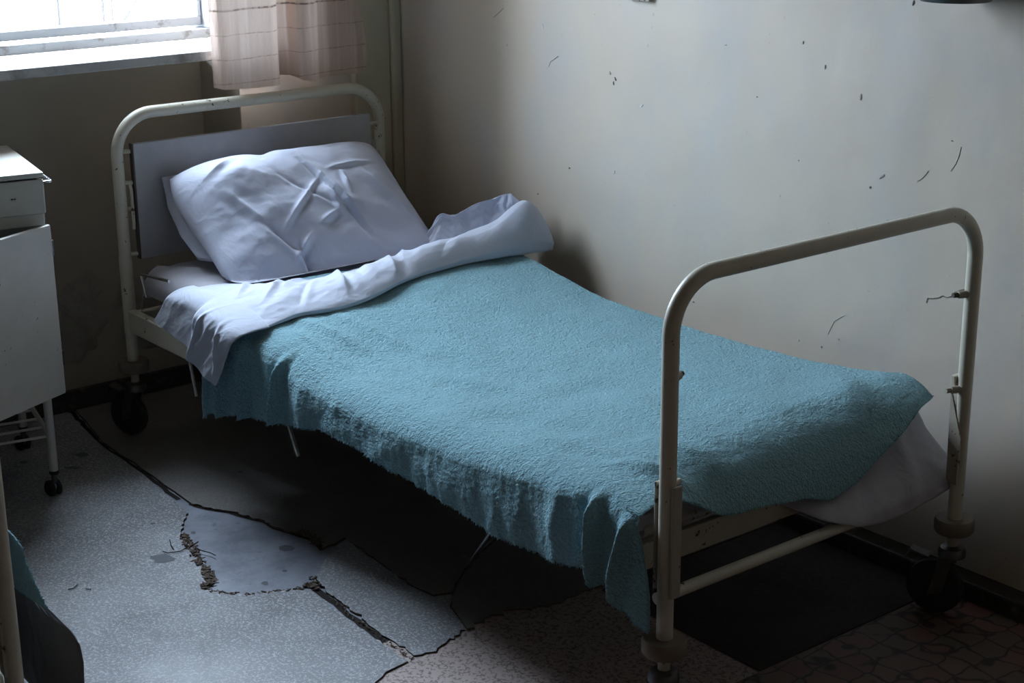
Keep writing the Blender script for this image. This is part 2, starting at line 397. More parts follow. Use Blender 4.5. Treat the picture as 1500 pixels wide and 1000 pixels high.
CH = [(796, 39, 2, 5, .2), (743, 66, 1.5, 2, 0), (894, 107, 2.5, 3, .4), (902, 116, 2, 4, .5), (899, 122, 1, 4, 0), (940, 155, 5, 2, .7),
      (900, 252, 1.5, 4, -.2), (788, 284, 1.5, 1.5, 0), (1177, 62, 1, 3, -.2), (1209, 98, 1, 4, 0), (1109, 142, 1.3, 1.3, 0),
      (1262, 142, 1.2, 5, -.1), (1338, 5, 1.2, 5, -.2), (1275, 274, 1.5, 2.5, -.2), (1293, 258, 6, 1.6, .65), (1170, 235, 1.5, 1.2, 0),
      (1016, 442, 2, 1.6, 0), (1169, 498, 1.8, 1.6, 0), (1203, 508, 1.2, 1.5, 0), (1228, 497, 1, 1.5, 0), (978, 277, 1.2, 1.2, 0),
      (1142, 287, 1.3, 1.5, 0), (835, 246, 2.5, 2, .3), (1394, 206, 1, 1, 0), (1063, 66, 2, 1, .2), (1474, 818, 1.3, 1.3, 0)]
for (px, py, rx, ry, rot) in CH:
    p = at(px, py, 1, RY1); k = .00135
    flake(blob(p[0], p[2], rx*k*1.1, ry*k, rot), ('chip_dark', 'chip_dark', 'chip_mid', 'chip_mid', 'chip_pale')[rng.integers(0, 5)], 'paint_chip')
def crack(pxs, w=.0011, mat='chip_dark'):
    pts = [at(px, py, 1, RY1) for px, py in pxs]
    up = [(p[0], p[2]+w*rng.uniform(.3, 1)) for p in pts]; dn = [(p[0], p[2]-w*rng.uniform(.3, 1)) for p in pts]
    m = MB(); yy = min(wall_surf(p[0], p[2]) for p in pts)-.0009
    for i in range(len(pts)-1):
        q = [up[i], up[i+1], dn[i+1], dn[i]]
        v = [(x, yy, z) for x, z in q]+[(x, yy+.006, z) for x, z in q]
        m.add(v, [(0, 1, 2, 3), (0, 4, 5, 1), (3, 2, 6, 7)])
    m.build('plaster_crack', mat, wr)
crack([(1356, 443), (1358, 437), (1366, 437), (1374, 436), (1380, 433), (1386, 436), (1393, 434), (1398, 428), (1406, 425), (1413, 424)])
crack([(1344, 265), (1350, 262), (1356, 256), (1360, 250)], .0007, 'chip_mid')
crack([(804, 98), (807, 90), (813, 86), (818, 82)], .0008, mat='chip_mid')
crack([(1393, 250), (1400, 240), (1405, 228), (1408, 215)], .0007, mat='chip_mid')
crack([(724, 25), (732, 18), (738, 12)], .0008, mat='chip_mid')
crack([(1212, 490), (1222, 470), (1236, 462)], .0006, 'chip_pale')

# crumbled plaster patch low on the niche wall, left of the bed's castor
U, V = np.meshgrid(np.linspace(-.30, .42, 90), np.linspace(.08, .56, 70), indexing='ij')
e = np.clip(fbm(U*6+3, V*6, 3)+.35-1.3*(np.hypot((U-.06)/.42, (V-.28)/.27))**2, 0, 1)
m = MB().grid(WX+.001+.012*e*(1+.9*fbm(U*45, V*45, 3))-.004*(e <= .02), U, V)
rp = m.build('plaster_patch', 'rough_plaster', bpy.data.objects['wall_window'], smooth=60)

# skirtings
m = MB().box(-.075, RX1, .992, RY1+.01, 0, .05)
tag(m.build('baseboard_right', 'skirting_paint', bevel=.006), 'low dark chipped skirting along the long wall', 'baseboard', kind='structure')
m = MB().box(WX, WX+.022, NY0, NY, 0, .07)
tag(m.build('baseboard_window', 'skirting_paint', bevel=.004), 'dark skirting at the foot of the window niche', 'baseboard', kind='structure')

# window: sill, frame, sashes, panes
w1 = empty('window_1', (WX, (WY0+WY1)/2, WZ0)); tag(w1, 'white wooden window in deep reveal, bright daylight behind', 'window', kind='structure')
def wpart(name, mat, boxes, parent=w1, bevel=.003):
    m = MB()
    for b in boxes: m.box(*b)
    for i, p in enumerate(m.v): m.v[i] = (p[0]-WX, p[1]-(WY0+WY1)/2, p[2]-WZ0)
    return m.build(name, mat, parent, bevel=bevel)
wpart('sill', 'sill_white', [(PX, -.08, NY0, WY0+.001, WZ0-.030, WZ0-.001), (WX, -.08, WY0+.001, NY-.002, WZ0-.030, WZ0-.001), (WX, PX-.001, NY-.002, WY1-.001, WZ0-.043, WZ0-.001)], bevel=.004)
FX = WX-.05
wpart('frame', 'frame_white', [(FX-.05, WX-.002, WY0, WY1, WZ0, WZ0+.03), (FX-.05, WX-.002, WY0, WY1, WZ1-.05, WZ1),
      (FX-.05, WX-.002, WY0, WY0+.05, WZ0+.03, WZ1-.05), (FX-.05, WX-.002, WY1-.05, WY1, WZ0+.03, WZ1-.05),
      (FX-.05, WX-.002, .512, .565, WZ0+.03, WZ1-.05), ])
for (a, b) in ((WY0+.05, .512),):
    s = .036; z0, z1 = WZ0+.037, WZ1-.055; a += .003; b -= .003
    sash = wpart('sash', 'frame_white', [(FX-.045, FX+.005, a, b, z0, z0+.028), (FX-.045, FX+.005, a, b, z1-s, z1),
                 (FX-.045, FX+.005, a, a+s, z0+.028, z1-s), (FX-.045, FX+.005, b-s*.35, b, z0+.028, z1-s)])
    wpart('pane', 'veiled_glass', [(FX-.022, FX-.018, a+s*.5, b-s*.2, z0+.02, z1-s*.5)], sash, bevel=0)
a, b = .565, WY1-.05
wpart('pane', 'veiled_glass', [(FX-.022, FX-.018, a, b, WZ0+.03, WZ1-.05)], bevel=0)

# outdoors: yard, pale building, grille in front of the window
m = MB().box(-40, -.62, -30, 30, -.6, -.5)
tag(m.build('yard_ground', 'yard_ground'), 'overexposed pale yard outside the window', 'ground', kind='structure')
ob = empty('outbuilding', (-9, .8, -.5)); tag(ob, 'washed-out pale pink low building seen through the window', 'building')
m = MB().box(-1.5, 1.5, -6, 3.3, 0, .85); m.build('wall', 'yard_wall', ob)
m = MB().add([(-1.8, -6.3, 1.9), (1.8, -6.3, 1.9), (1.8, 3.6, .6), (-1.8, 3.6, .6), (-1.8, -6.3, 1.98), (1.8, -6.3, 1.98), (1.8, 3.6, .68), (-1.8, 3.6, .68)],
             [(0, 1, 2, 3), (4, 7, 6, 5), (0, 4, 5, 1), (1, 5, 6, 2), (2, 6, 7, 3), (3, 7, 4, 0)]); m.build('roof', 'yard_wall', ob)
gx = -.72
gr = empty('window_grille', (gx, 0, WZ0)); tag(gr, 'thin metal security grille with upright and slanted bars outside the window', 'grille')
def gbar(y0, z0, y1, z1, r=.006): MB().tube([(0, y0, z0-WZ0), (0, y1, z1-WZ0)], r, 8).build('bar', 'grille_paint', gr, smooth=60)
for (px, pz, r) in ((86, 20, .005), (151, 18, .006), (164, 15, .004)):
    p = at(px, pz, 0, gx); gbar(p[1], WZ0-.02, p[1], WZ1+.02, r)
pa, pb = at(180, 33, 0, gx), at(200, 0, 0, gx); k = (1.5-pa[2])/(pb[2]-pa[2])
gbar(pa[1], pa[2], pa[1]+(pb[1]-pa[1])*2.2, pa[2]+(pb[2]-pa[2])*2.2, .006)
for y in (-.3, -.1): gbar(y, WZ0-.02, y, WZ1+.02, .005)
gbar(WY0, WZ0+.01, WY1, WZ0+.01, .006); gbar(WY0, WZ1, WY1, WZ1, .006)

# ------------------------------------------------------------------ floor: screed with worn linoleum sheets
m = MB().box(-.62, RX1+.15, RY0-.15, RY1+.2, -.12, 0)
fl = tag(m.build('floor', 'screed'), 'bare screed floor under torn sheets of old linoleum', 'floor', kind='structure')
def F(px, py): p = at(px, py, 2, 0); return (p[0], p[1])
def rag(pts, amp=.006, step=.02, closed=False):
    out = []
    for i in range(len(pts)-1):
        a, b = np.array(pts[i]), np.array(pts[i+1]); L = np.linalg.norm(b-a); k = max(1, int(L/step))
        for j in range(k):
            q = a+(b-a)*j/k
            if j: q = q+rng.normal(0, amp, 2)
            out.append(tuple(q))
    out.append(pts[-1]); return out
def sheet(name, pts, z0, z1, mat, edge='lino_backing'):
    bm = bmesh.new(); vs = [bm.verts.new((x, y, z1)) for x, y in pts]
    top = bm.faces.new(vs); bm.normal_update()
    if top.normal.z < 0: top.normal_flip()
    ext = bmesh.ops.extrude_face_region(bm, geom=[top])
    for v in ext['geom']:
        if isinstance(v, bmesh.types.BMVert): v.co.z = z0
    bm.normal_update()
    for f in bm.faces:
        f.material_index = 0 if abs(f.normal.z) > .5 and f.calc_center_median().z > (z0+z1)/2 else 1
    bmesh.ops.triangulate(bm, faces=[f for f in bm.faces if len(f.verts) > 4], ngon_method='EAR_CLIP')
    bmesh.ops.recalc_face_normals(bm, faces=bm.faces)
    me = bpy.data.meshes.new(name); bm.to_mesh(me); bm.free()
    me.materials.append(M[mat]); me.materials.append(M[edge])
    o = bpy.data.objects.new(name, me); col.objects.link(o); o.parent = fl; return o
hole_l = [F(*p) for p in ((276, 754), (270, 763), (265, 772), (268, 790), (280, 804), (292, 822), (300, 834), (307, 850), (298, 864), (315, 870), (340, 872), (361, 874), (402, 869), (430, 866), (445, 865))]
hole_r = [F(*p) for p in ((278, 738), (304, 746), (336, 751), (367, 760), (388, 765), (402, 774), (427, 781), (455, 790), (472, 806), (478, 818), (469, 836), (463, 850), (468, 860))]
seam_l = [F(*p) for p in ((445, 865), (455, 866), (490, 895), (525, 922), (560, 946), (598, 971))]
seam_r = [F(*p) for p in ((468, 860), (500, 884), (530, 908), (566, 936), (606, 963))]
AC = [F(*p) for p in ((598, 971), (580, 980), (565, 987), (551, 1001))]
XW = WX
A = rag([(XW, -.075), F(147, 653), F(210, 697), (F(276, 754))], .0015, .06)[:-1]+rag(hole_l, .004, .012)[:-1]+rag(seam_l, .003, .015)[:-1]+rag(AC, .004, .02)+[(2.1, -.95), (2.3, RY0), (XW, RY0)]
sheet('linoleum_sheet', A, 0, .006, 'lino_grey')
Bup = rag([(XW, -.045), F(150, 649), F(210, 690), F(256, 722), hole_r[0]], .0015, .06)[:-1]+rag(hole_r[:9], .004, .012)+ \
      rag([F(472, 806), F(506, 790), F(565, 832), F(597, 856), F(635, 874), F(663, 870), F(688, 825)], .003, .02)[1:]+[(1.15, .6), (1.0, RY1), (XW, RY1)]
sheet('linoleum_sheet', Bup, 0, .0062, 'lino_brown')
g = .003
Blo = rag(hole_r[9:], .004, .012)[:-1]+rag(seam_r, .003, .015)[:-1]+rag([F(606, 963), F(639, 957), F(646, 948), F(681, 925)], .005, .012)[:-1]+ \
      rag([F(681, 925), F(659, 892), F(661, 873), F(635, 877), F(597, 859), F(565, 835), F(506, 793), F(478, 818)], .002, .03)[:-1]
sheet('linoleum_sheet', Blo, 0, .006, 'lino_grey')
BC = rag([F(684, 924), F(716, 905), F(751, 895), F(803, 891), F(830, 878), F(859, 867), F(887, 860)], .006, .015)
Brt = [F(662, 891), F(665, 872), F(691, 825), (1.16, .6), (1.01, RY1), (1.655, RY1)]+BC[::-1]
sheet('linoleum_sheet', Brt, 0, .0062, 'lino_brown')
Cc = [AC[-1]]+AC[-2::-1]+[F(606, 963), F(639, 957), F(646, 948), F(682, 925)]+[(x+.0, y-.0) for x, y in BC[1:]]+[(1.652, .372), (2.178, .372), (2.178, RY0), (2.3, RY0), (2.1, -.95)]
# pink sheet runs a little under the ragged edge of the grey ones
Cc = [(1.55, -.30), (1.55, .05), (1.50, .40), (1.66, .40), (1.66, .372), (2.172, .372), (2.172, -.9), (2.08, -.95), (1.70, -.40)]
sheet('linoleum_sheet', Cc, -.003, .0022, 'lino_pink')
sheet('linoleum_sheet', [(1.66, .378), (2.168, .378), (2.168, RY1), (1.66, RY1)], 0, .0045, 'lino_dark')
sheet('linoleum_sheet', [(2.176, RY0), (RX1, RY0), (RX1, RY1), (2.176, RY1)], 0, .005, 'lino_tile_red')
# dirt packed in the open seams, plus painted shadow along the hole's upper edge
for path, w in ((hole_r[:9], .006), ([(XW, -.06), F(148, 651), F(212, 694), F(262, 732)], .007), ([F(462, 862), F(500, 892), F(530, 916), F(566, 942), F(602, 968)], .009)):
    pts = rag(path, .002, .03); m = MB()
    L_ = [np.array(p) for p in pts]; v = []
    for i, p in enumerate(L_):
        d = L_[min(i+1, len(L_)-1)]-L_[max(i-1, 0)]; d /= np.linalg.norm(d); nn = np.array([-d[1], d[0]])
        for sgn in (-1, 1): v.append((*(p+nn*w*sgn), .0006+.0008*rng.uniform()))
    m.add(v, [(2*i, 2*i+1, 2*i+3, 2*i+2) for i in range(len(L_)-1)]).build('seam_dirt_shade', 'seam_dirt_shade', fl)
# crumbling backing along the torn edge
m = MB()
tear = [F(*p) for p in ((268, 785), (274, 796), (284, 812), (294, 828), (303, 842), (306, 852), (300, 864))]
tear2 = hole_l[8:]
def crumbs(path, n, spread, size, m):
    P = [np.array(p) for p in path]
    for _ in range(n):
        i = rng.integers(0, len(P)-1); tt = rng.uniform(); q = P[i]+(P[i+1]-P[i])*tt+rng.normal(0, spread, 2)
        a = rng.uniform(0, 6.28); s1 = size*rng.uniform(.5, 2.2); s2 = size*rng.uniform(.2, .6); hz = size*rng.uniform(.2, .7)
        d1 = np.array([math.cos(a), math.sin(a), rng.uniform(-.4, .4)]); d2 = np.array([-math.sin(a), math.cos(a), 0])
        m.obox((q[0], q[1], .003+hz*.6+.004*rng.uniform()), d1*s1, d2*s2, np.array([0, 0, hz*.5]))
crumbs(tear, 260, .006, .0045, m); crumbs(tear2, 110, .003, .003, m)
crumbs([F(452, 858), F(462, 866), F(458, 850)], 40, .006, .005, m); crumbs([F(440, 782), F(462, 790), F(468, 800)], 50, .006, .005, m)
crumbs([F(465, 862), F(530, 914), F(600, 966)], 45, .004, .003, m)
tag(m.build('torn_backing', 'lino_backing', fl), 'crumbled brown backing along the torn linoleum edge', kind='stuff')
for pts in ([(239, 812), (246, 814), (256, 813), (264, 812), (271, 808), (274, 806)], [(249, 795), (251, 803), (255, 809)], [(286, 806), (296, 811), (308, 814), (316, 818)],
            [(100, 868), (108, 866), (114, 861)], [(126, 867), (134, 868)]):
    P = [(*F(*p), .009) for p in pts]
    MB().tube(P, .0012, 6).build('loose_thread', 'thread_dark', fl)
for (px, py, rx, ry) in ((238, 821, 16, 6), (420, 803, 11, 4.5), (120, 669, 10, 3.5), (106, 688, 11, 2), (388, 854, 5, 3), (224, 770, 4, 1.5), (35, 680, 6, 2), (352, 694, 4, 2), (417, 836, 4, 1.5), (283, 780, 4, 2)):
    inhole = 266 < px < 470 and 745 < py < 868
    c = np.array(F(px, py)); ex = np.array(F(px+rx, py))-c; ey = np.array(F(px, py+ry))-c
    n = 14; a = np.linspace(0, 2*math.pi, n, endpoint=False); r = 1+.22*rng.uniform(-1, 1, n); z = .0006 if inhole else .0068
    v = [(*(c+ex*math.cos(a[i])*r[i]+ey*math.sin(a[i])*r[i]), z) for i in range(n)]
    MB().add(v, [tuple(range(n))]).build('stain', 'stain_dark', fl)

# ------------------------------------------------------------------ bed frames
BL, BW, HT, FT = 2.2616, .90, .969, .955                     # length, width, headboard and footboard heights
def castor(parent, x, y, ang):
    """push ring, stem, fork, wheel and brake pedal below one post"""
    br = MB(); br.lathe([(.020, .211), (.040, .211), (.0445, .217), (.0445, .239), (.041, .245), (.022, .245)], (x, y, 0), n=28)
    br.build('bumper_ring', 'rubber_tan', parent, smooth=40)
    cs = empty('castor', (x, y, 0), ang); cs.parent = parent
    MB().lathe([(.012, .175), (.012, .212)], (0, 0, 0)).build('stem', 'cream_dirty', cs, smooth=40)
    MB().lathe([(.026, .150), (.031, .153), (.031, .166), (.027, .173), (.013, .178)], (0, 0, 0)).build('swivel_head', 'steel_dull', cs, smooth=40)
    k = MB()
    for s in (-1, 1):
        k.obox((.018, s*.023, .108), (.017, 0, -.006), (0, .002, 0), (-.010, 0, .047))
    k.box(-.016, .026, -.025, .025, .146, .154); k.build('fork', 'steel_dull', cs, bevel=.002)
    wh = MB().lathe([(.010, -.017), (.040, -.016), (.058, -.014), (.0645, -.007), (.0645, .007), (.058, .014), (.040, .016), (.010, .017)], (.032, 0, .0715), (0, 1, 0), 32)
    wh.build('wheel', 'rubber_black', cs, smooth=35)
    MB().tube([(.032, -.028, .0715), (.032, .028, .0715)], .006, 10).build('axle', 'steel_dull', cs, smooth=40)
    p = MB(); p.obox((.070, 0, .150), (.022, 0, .006), (0, .016, 0), (-.0006, 0, .002)); p.obox((.094, 0, .146), (.006, 0, -.012), (0, .016, 0), (.002, 0, .0006))
    p.build('brake_pedal', 'steel_dull', cs, bevel=.001)
def make_bed():
    b = empty('hospital_bed')
    MB().tube(rpath([(0, 0, .21), (0, 0, HT), (0, BW, HT), (0, BW, .21)], .115, 14), .0172, 20).build('headboard_tube', 'cream_paint', b, smooth=50)
    MB().tube(rpath([(BL, 0, .21), (BL, 0, FT), (BL, BW, FT), (BL, BW, .21)], .105, 14), .0165, 20).build('footboard_tube', 'cream_paint', b, smooth=50)
    hp = MB().box(.012, .028, .038, .848, .552, .888).build('headboard_panel', 'board_grey', b, bevel=.002)
    MB().box(.010, .0285, .0335, .0378, .552, .888).build('panel_edge', 'board_edge', hp)
    for z in (.865, .775, .700, .566):
        MB().tube([(.004, .012, z), (.012, .036, z)], .0065, 10).build('panel_pin', 'cream_paint', b, smooth=40)
        MB().tube([(.004, BW-.012, z-.012), (.014, .846, z-.012)], .0065, 10).build('panel_pin', 'cream_paint', b, smooth=40)
    MB().tube(rpath([(.006, .028, .775), (.020, .026, .755), (.020, .026, .66), (.010, .030, .64)], .02, 5), .005, 10).build('hook_bar', 'cream_paint', b, smooth=50)
    MB().box(.008, .018, .862, .874, .70, .80).build('hook_plate', 'cream_dirty', b, bevel=.002)
    # sleeves where the posts meet the lower frame
    for x, s in ((0, 1), (BL, -1)):
        for y in (0, BW):
            if x == 0: MB().tube([(x, y, .33), (x, y, .56)], .0188, 16).build('post_sleeve', 'cream_paint', b, smooth=40)
    for y in (0, BW):
        m = MB().box(.015, 2.139, y-.014, y+.014, .337, .402)
        m.build('side_rail', 'cream_dirty' if y else 'cream_paint', b, bevel=.004)
    MB().box(.0, .03, .02, BW-.02, .345, .395).build('head_cross_rail', 'cream_paint', b, bevel=.004)
    MB().box(2.140, 2.160, .02, BW-.02, .335, .392).build('foot_cross_rail', 'cream_dirty', b, bevel=.004)
    MB().tube([(2.222, .015, .306), (2.222, BW-.01, .306)], .0125, 14).build('foot_bar', 'cream_paint', b, smooth=40)
    m = MB()
    for y in (.055, BW-.055): m.tube([(.05, y, .452), (2.13, y, .405)], .014, 10)
    for x, z in ((.05, .452), (2.13, .405)): m.tube([(x, .055, z), (x, BW-.055, z)], .014, 10)
    m.build('support_frame', 'cream_dirty', b, smooth=40)
    for k in range(11):
        x = .14+.19*k; z = .452-.047*(x-.05)/2.08
        MB().box(x-.03, x+.03, .06, BW-.06, z+.004, z+.012).build('support_slat', 'steel_dull', b)
    for x in (.5, 1.6):
        MB().box(x-.02, x+.02, .015, BW-.015, .345, .385).build('cross_member', 'cream_dirty', b)
    # brackets and bolts on the foot posts
    for dx in (-.0225, .0225):
        MB().box(BL+dx-.0035, BL+dx+.0035, -.010, .014, .335, .562).build('post_bracket', 'cream_dirty', b, bevel=.002)
    for y, s, zs in ((0, 1, (.765, .552)), (BW, -1, (.768, .552))):
        for i, z in enumerate(zs):
            bt = MB().tube([(BL-.004, y+s*.014, z), (BL-.012, y+s*.034, z)], .0085, 12).build('bolt_boss', 'cream_dirty', b, smooth=40)
            MB().tube([(BL-.012, y+s*.033, z), (BL-.016, y+s*.046, z)], .0058, 6).build('bolt', 'bolt_dark' if i == 0 else 'cream_dirty', bt, smooth=30)
    MB().box(BL-.026, BL-.014, BW-.018, BW+.014, .545, .580).build('clamp', 'cream_paint', b, bevel=.002)
    MB().add([(BL-.024, BW-.016, .545), (BL-.020, BW-.016, .33), (BL+.010, BW-.019, .33), (BL+.012, BW-.019, .44),
              (BL-.024, BW-.010, .545), (BL-.020, BW-.010, .33), (BL+.010, BW-.013, .33), (BL+.012, BW-.013, .44)],
             [(0, 1, 2, 3), (7, 6, 5, 4), (0, 4, 5, 1), (1, 5, 6, 2), (2, 6, 7, 3), (3, 7, 4, 0)]).build('gusset_plate', 'cream_dirty', b)
    # chrome mattress guard at the head and rods hanging below
    MB().tube(rpath([(.095, .012, .455), (.072, .010, .520), (.25, .010, .535)], .006, 4), .0045, 10).build('mattress_guard', 'chrome', b, smooth=50)
    for (a, c) in (((.030, .15, .345), (.088, .15, .121)), ((.53, .15, .345), (.669, .15, .102)), ((1.665, .15, .345), (1.436, .15, .053))):
        MB().tube([a, c], .0068, 12).build('support_rod', 'chrome', b, smooth=40)
    for (x, y, a) in ((0, 0, math.radians(205)), (0, BW, math.radians(200)), (BL, 0, math.radians(-70)), (BL, BW, math.radians(205))):
        castor(b, x, y, a)
    return b
bed = make_bed()
tag(bed, 'cream tubular hospital bed frame on castors under the turquoise blanket', 'bed')
D2 = (-.285, -1.980, 0); SX2 = .90                           # a shorter bed of the same make
bed2 = copy_tree(bed); bed2.location = D2; bed2.scale = (SX2, 1, 1)
for ch in bed2.children:
    if ch.type == 'EMPTY': ch.scale = (1/SX2, 1, 1)
tag(bed2, 'second cream tubular bed, only one post showing at the left edge', 'bed')

# ------------------------------------------------------------------ bedding of the main bed
ZR = [(0, .565), (.6, .565), (.73, .563), (.94, .530), (1.1, .505), (1.25, .503), (1.5, .500), (1.67, .503), (1.82, .510), (1.95, .524), (2.06, .541), (2.12, .542), (2.3, .54)]
ZL = [(0, .545), (.5, .548), (.71, .541), (.89, .505), (1.1, .478), (1.36, .476), (1.72, .492), (1.94, .512), (2.1, .526), (2.3, .53)]
def ztop(x, y):
    a = sitp(x, ZL, w=.08); b = sitp(x, ZR, w=.08); t = np.clip(np.asarray(y)/.93, 0, 1)
    return a+(b-a)*t-.006*np.sin(math.pi*t)
def bend(d, r):
    q = np.clip(d, 0, None); a = np.minimum(q/r, math.pi/2)
    return r*np.sin(a)+0*q, r*(1-np.cos(a))+np.clip(q-r*math.pi/2, 0, None)
# mattress
nu, nv = 90, 40
U, V = np.meshgrid(np.linspace(0, 1, nu), np.linspace(0, 1, nv), indexing='ij')
X = .045+U*2.085; Y = .035+V*.845
ex = np.minimum(np.minimum(X-.045, 2.13-X), np.minimum(Y-.035, .88-Y))
dn = .03-np.sqrt(np.clip(.03**2-np.clip(.03-ex, 0, .03)**2, 0, None))
Zt = ztop(X, Y)-.024-dn-(.17-np.sqrt(np.clip(.17**2-np.clip(X-1.99, 0, .16)**2, 0, None))); Zb = .465-.045*X/2.2+dn*.5
m = MB().grid(X, Y, Zt).grid(X, Y, Zb, True)
nn = nu*nv
ring = [i*nv for i in range(nu)]+[(nu-1)*nv+j for j in range(1, nv)]+[i*nv+nv-1 for i in range(nu-2, -1, -1)]+[j for j in range(nv-2, 0, -1)]
m.f += [(ring[i], ring[(i+1) % len(ring)], nn+ring[(i+1) % len(ring)], nn+ring[i]) for i in range(len(ring))]
mt = tag(m.build('mattress', 'mattress_tick', smooth=60), 'thin grey mattress between bed frame and sheets', 'mattress')
# bottom sheet: covers the mattress, hangs over the foot end
nu, nv = 260, 120
U, V = np.meshgrid(np.linspace(0, 1, nu), np.linspace(0, 1, nv), indexing='ij')
Y0 = .02+V*.89
ftab = [(0, .42), (.1, .408), (.25, .405), (.378, .398), (.48, .345), (.576, .308), (.66, .292), (.737, .290), (.82, .305), (.90, .325), (.957, .335)]
hem = itp(Y0, ftab)
xs = 1.99
u_top = U/.8; u_h = np.clip((U-.8)/.2, 0, 1)
X = np.where(U < .8, .035+u_top*(xs-.035), xs); Y = Y0.copy()
zt = ztop(X, Y)-.011
L_ = (zt-hem)
hx, hw = bend(u_h*(L_+.17*(math.pi/2-1)), .17)
X = X+hx
Z = zt-hw
X = X+(.086+.003*np.sin(Y0*23+1))*sstep(.43, .315, Z)*sstep(.40, .50, Y0)
# sides turn down
el = np.clip(.055-(Y-.02), 0, .055); er = np.clip(.05-(.91-Y), 0, .05)
Z -= (.055-np.sqrt(np.clip(.055**2-el**2, 0, None)))*1.35*(U < .8)+(.05-np.sqrt(np.clip(.05**2-er**2, 0, None)))*(U < .8)
eh = np.clip(.05-(X-.035), 0, .05); Z -= (.05-np.sqrt(np.clip(.05**2-eh**2, 0, None)))*1.4
Z += .004*fbm(X*14, Y*9, 3)*(U < .8)*(X < .8)+.008*crease(X, Y, .05, .03, .3, .2, .02, 1)-.006*crease(X, Y, .02, .12, .25, .05, .015, 1)
X += (.006*fbm(Y*9, Z*14, 3)+.010*crease(Y, Z, .86, .50, .74, .29, .018, 1)-.008*crease(Y, Z, .70, .46, .60, .30, .02, 1))*(U > .84)
Y = Y+.03*u_h*sstep(.7, .9, Y0)
m = MB().grid(X, Y, Z)
o = m.build('bottom_sheet', 'mattress_sheet', smooth=180, solid=.0015)
tag(o, 'greyish lavender bottom sheet showing at the foot end and beside the pillow', 'bed sheet')

# turquoise terry blanket
nu, nv = 620, 300
U, V = np.meshgrid(np.linspace(0, 1, nu), np.linspace(0, 1, nv), indexing='ij')
x_start = .53+.03*np.sin(V*9); x0 = 2.05
fe = [(-.1, .20), (.0, .20), (.15, .19), (.33, .205), (.45, .215), (.52, .24), (.6, .23), (.67, .205), (.8, .165), (.87, .135), (.94, .115), (1, .11)]
hemt = [(.50, .245), (.557, .235), (.61, .262), (.661, .266), (.71, .285), (.771, .290), (.86, .305), (.91, .313), (1.009, .334), (1.136, .358), (1.284, .360), (1.423, .344), (1.555, .338),
        (1.705, .328), (1.8, .315), (1.935, .323), (2.042, .333), (2.10, .345), (2.122, .318), (2.15, .330), (2.172, .318), (2.19, .290), (2.223, .280), (2.30, .278)]
vt = .62                                                     # share of the width that lies on top
tv = np.clip(V/vt, 0, 1); ht = np.clip((V-vt)/(1-vt), 0, 1)
Yt = .93-tv*.895
be = itp(Yt, fe)
nf = .86
X1 = x_start+(x0-x_start)*np.clip(U/nf, 0, 1)
bq = np.clip((U-nf)/(1-nf), 0, 1)*be
hx, hw = bend(bq, .17)
hw = hw*(1-.8*sstep(.24, .05, Yt))
Xs = X1+hx                                                   # on the top
Xh = X1+bq*1.14                                              # in the hanging side panel
hemz = itp(Xh, hemt)+.0035*pn(Xh*70, 0*Xh)+.002*pn(Xh*210, 0*Xh+3)
zt = ztop(X1, Yt)+.0
r = .05
sh = ztop(X1, 0*X1)-hw                                          # height of the shoulder
Lh = sh-hemz
q = ht*(Lh+r*(math.pi/2-1)); hy, wy = bend(q, r)
k = sstep(0, .8, ht)                                        # foot bend fades out in the side panel
X = Xs*(1-k)+Xh*k
Z = zt-hw-wy
Y = np.where(V <= vt, Yt, .035-hy*1.65)
# top relief
top = 1-sstep(0, .35, ht)
rel = .011*fbm(X*2.6, Y*3.2, 3)+.0035*fbm(X*9+4, Y*7, 3)
for c in ((.78, .10, 1.05, .16, .022, .013), (.80, .20, 1.15, .27, .02, .010), (.84, .05, 1.10, .05, .02, .012), (.9, .30, 1.35, .36, .03, .007),
          (1.15, .15, 1.50, .28, .035, .007), (.86, .44, 1.2, .42, .04, .006), (1.62, .42, 2.05, .30, .05, .010), (1.75, .60, 2.08, .55, .06, .012), (1.35, .78, 1.75, .70, .05, .006),
          (1.9, .85, 2.14, .70, .05, .014), (1.95, .20, 2.2, .28, .04, .012), (2.0, .06, 2.2, .16, .025, .016), (1.80, .05, 2.1, .10, .03, -.008), (1.55, .10, 1.95, .20, .05, -.007)):
    rel = rel+crease(X, Yt-.0*X, *c)
rel = rel-.010*np.exp(-((X-1.62)/.09)**2-((Yt-.42)/.12)**2)
Z = Z+rel*top*sstep(.0, .08, tv)
Z = np.where(V <= vt, Z-.045*sstep(.055, .0, tv)**2*sstep(2.12, 1.85, X), Z)       # right edge rolls down by the wall
# hanging folds
h2 = sstep(.02, .8, ht)
fold = 0
def ridge(xc, lean, w, a, s0):
    c = xc+lean*ht
    g = np.exp(-np.abs((X-c)/w)**1.7); cav = .45*np.exp(-((X-c-1.9*w)/(1.5*w))**2)+.3*np.exp(-((X-c+2.0*w)/(1.5*w))**2)
    return a*(g-cav)*sstep(s0, s0+.45, ht)
fold = fold+ridge(.945, -.035, .012, .026, .0)+ridge(.765, .0, .011, .026, .05)+ridge(.665, .0, .011, .024, .05)+ridge(.58, .0, .012, .014, .1)
fold = fold+ridge(2.105, .012, .012, .030, .0)+ridge(2.205, -.03, .014, .024, .0)+ridge(1.04, .0, .035, .010, .2)+ridge(2.0, 0, .03, .010, .1)
fold = fold+.010*fbm(X*7, ht*1.2, 3)*h2+.004*fbm(X*22, ht*2, 2)*h2
Y = np.where(V > vt, Y-fold-.010*h2*np.sin(ht*2.2), Y)
Y = np.where(V > vt, Y-.012*sstep(.9, .6, X)*sstep(0, .3, ht), Y)
# keep the panel outside the foot post
Y = np.where((V > vt) & (ht > .12), np.minimum(Y, -.030+.06*sstep(2.2, 2.0, X)), Y)
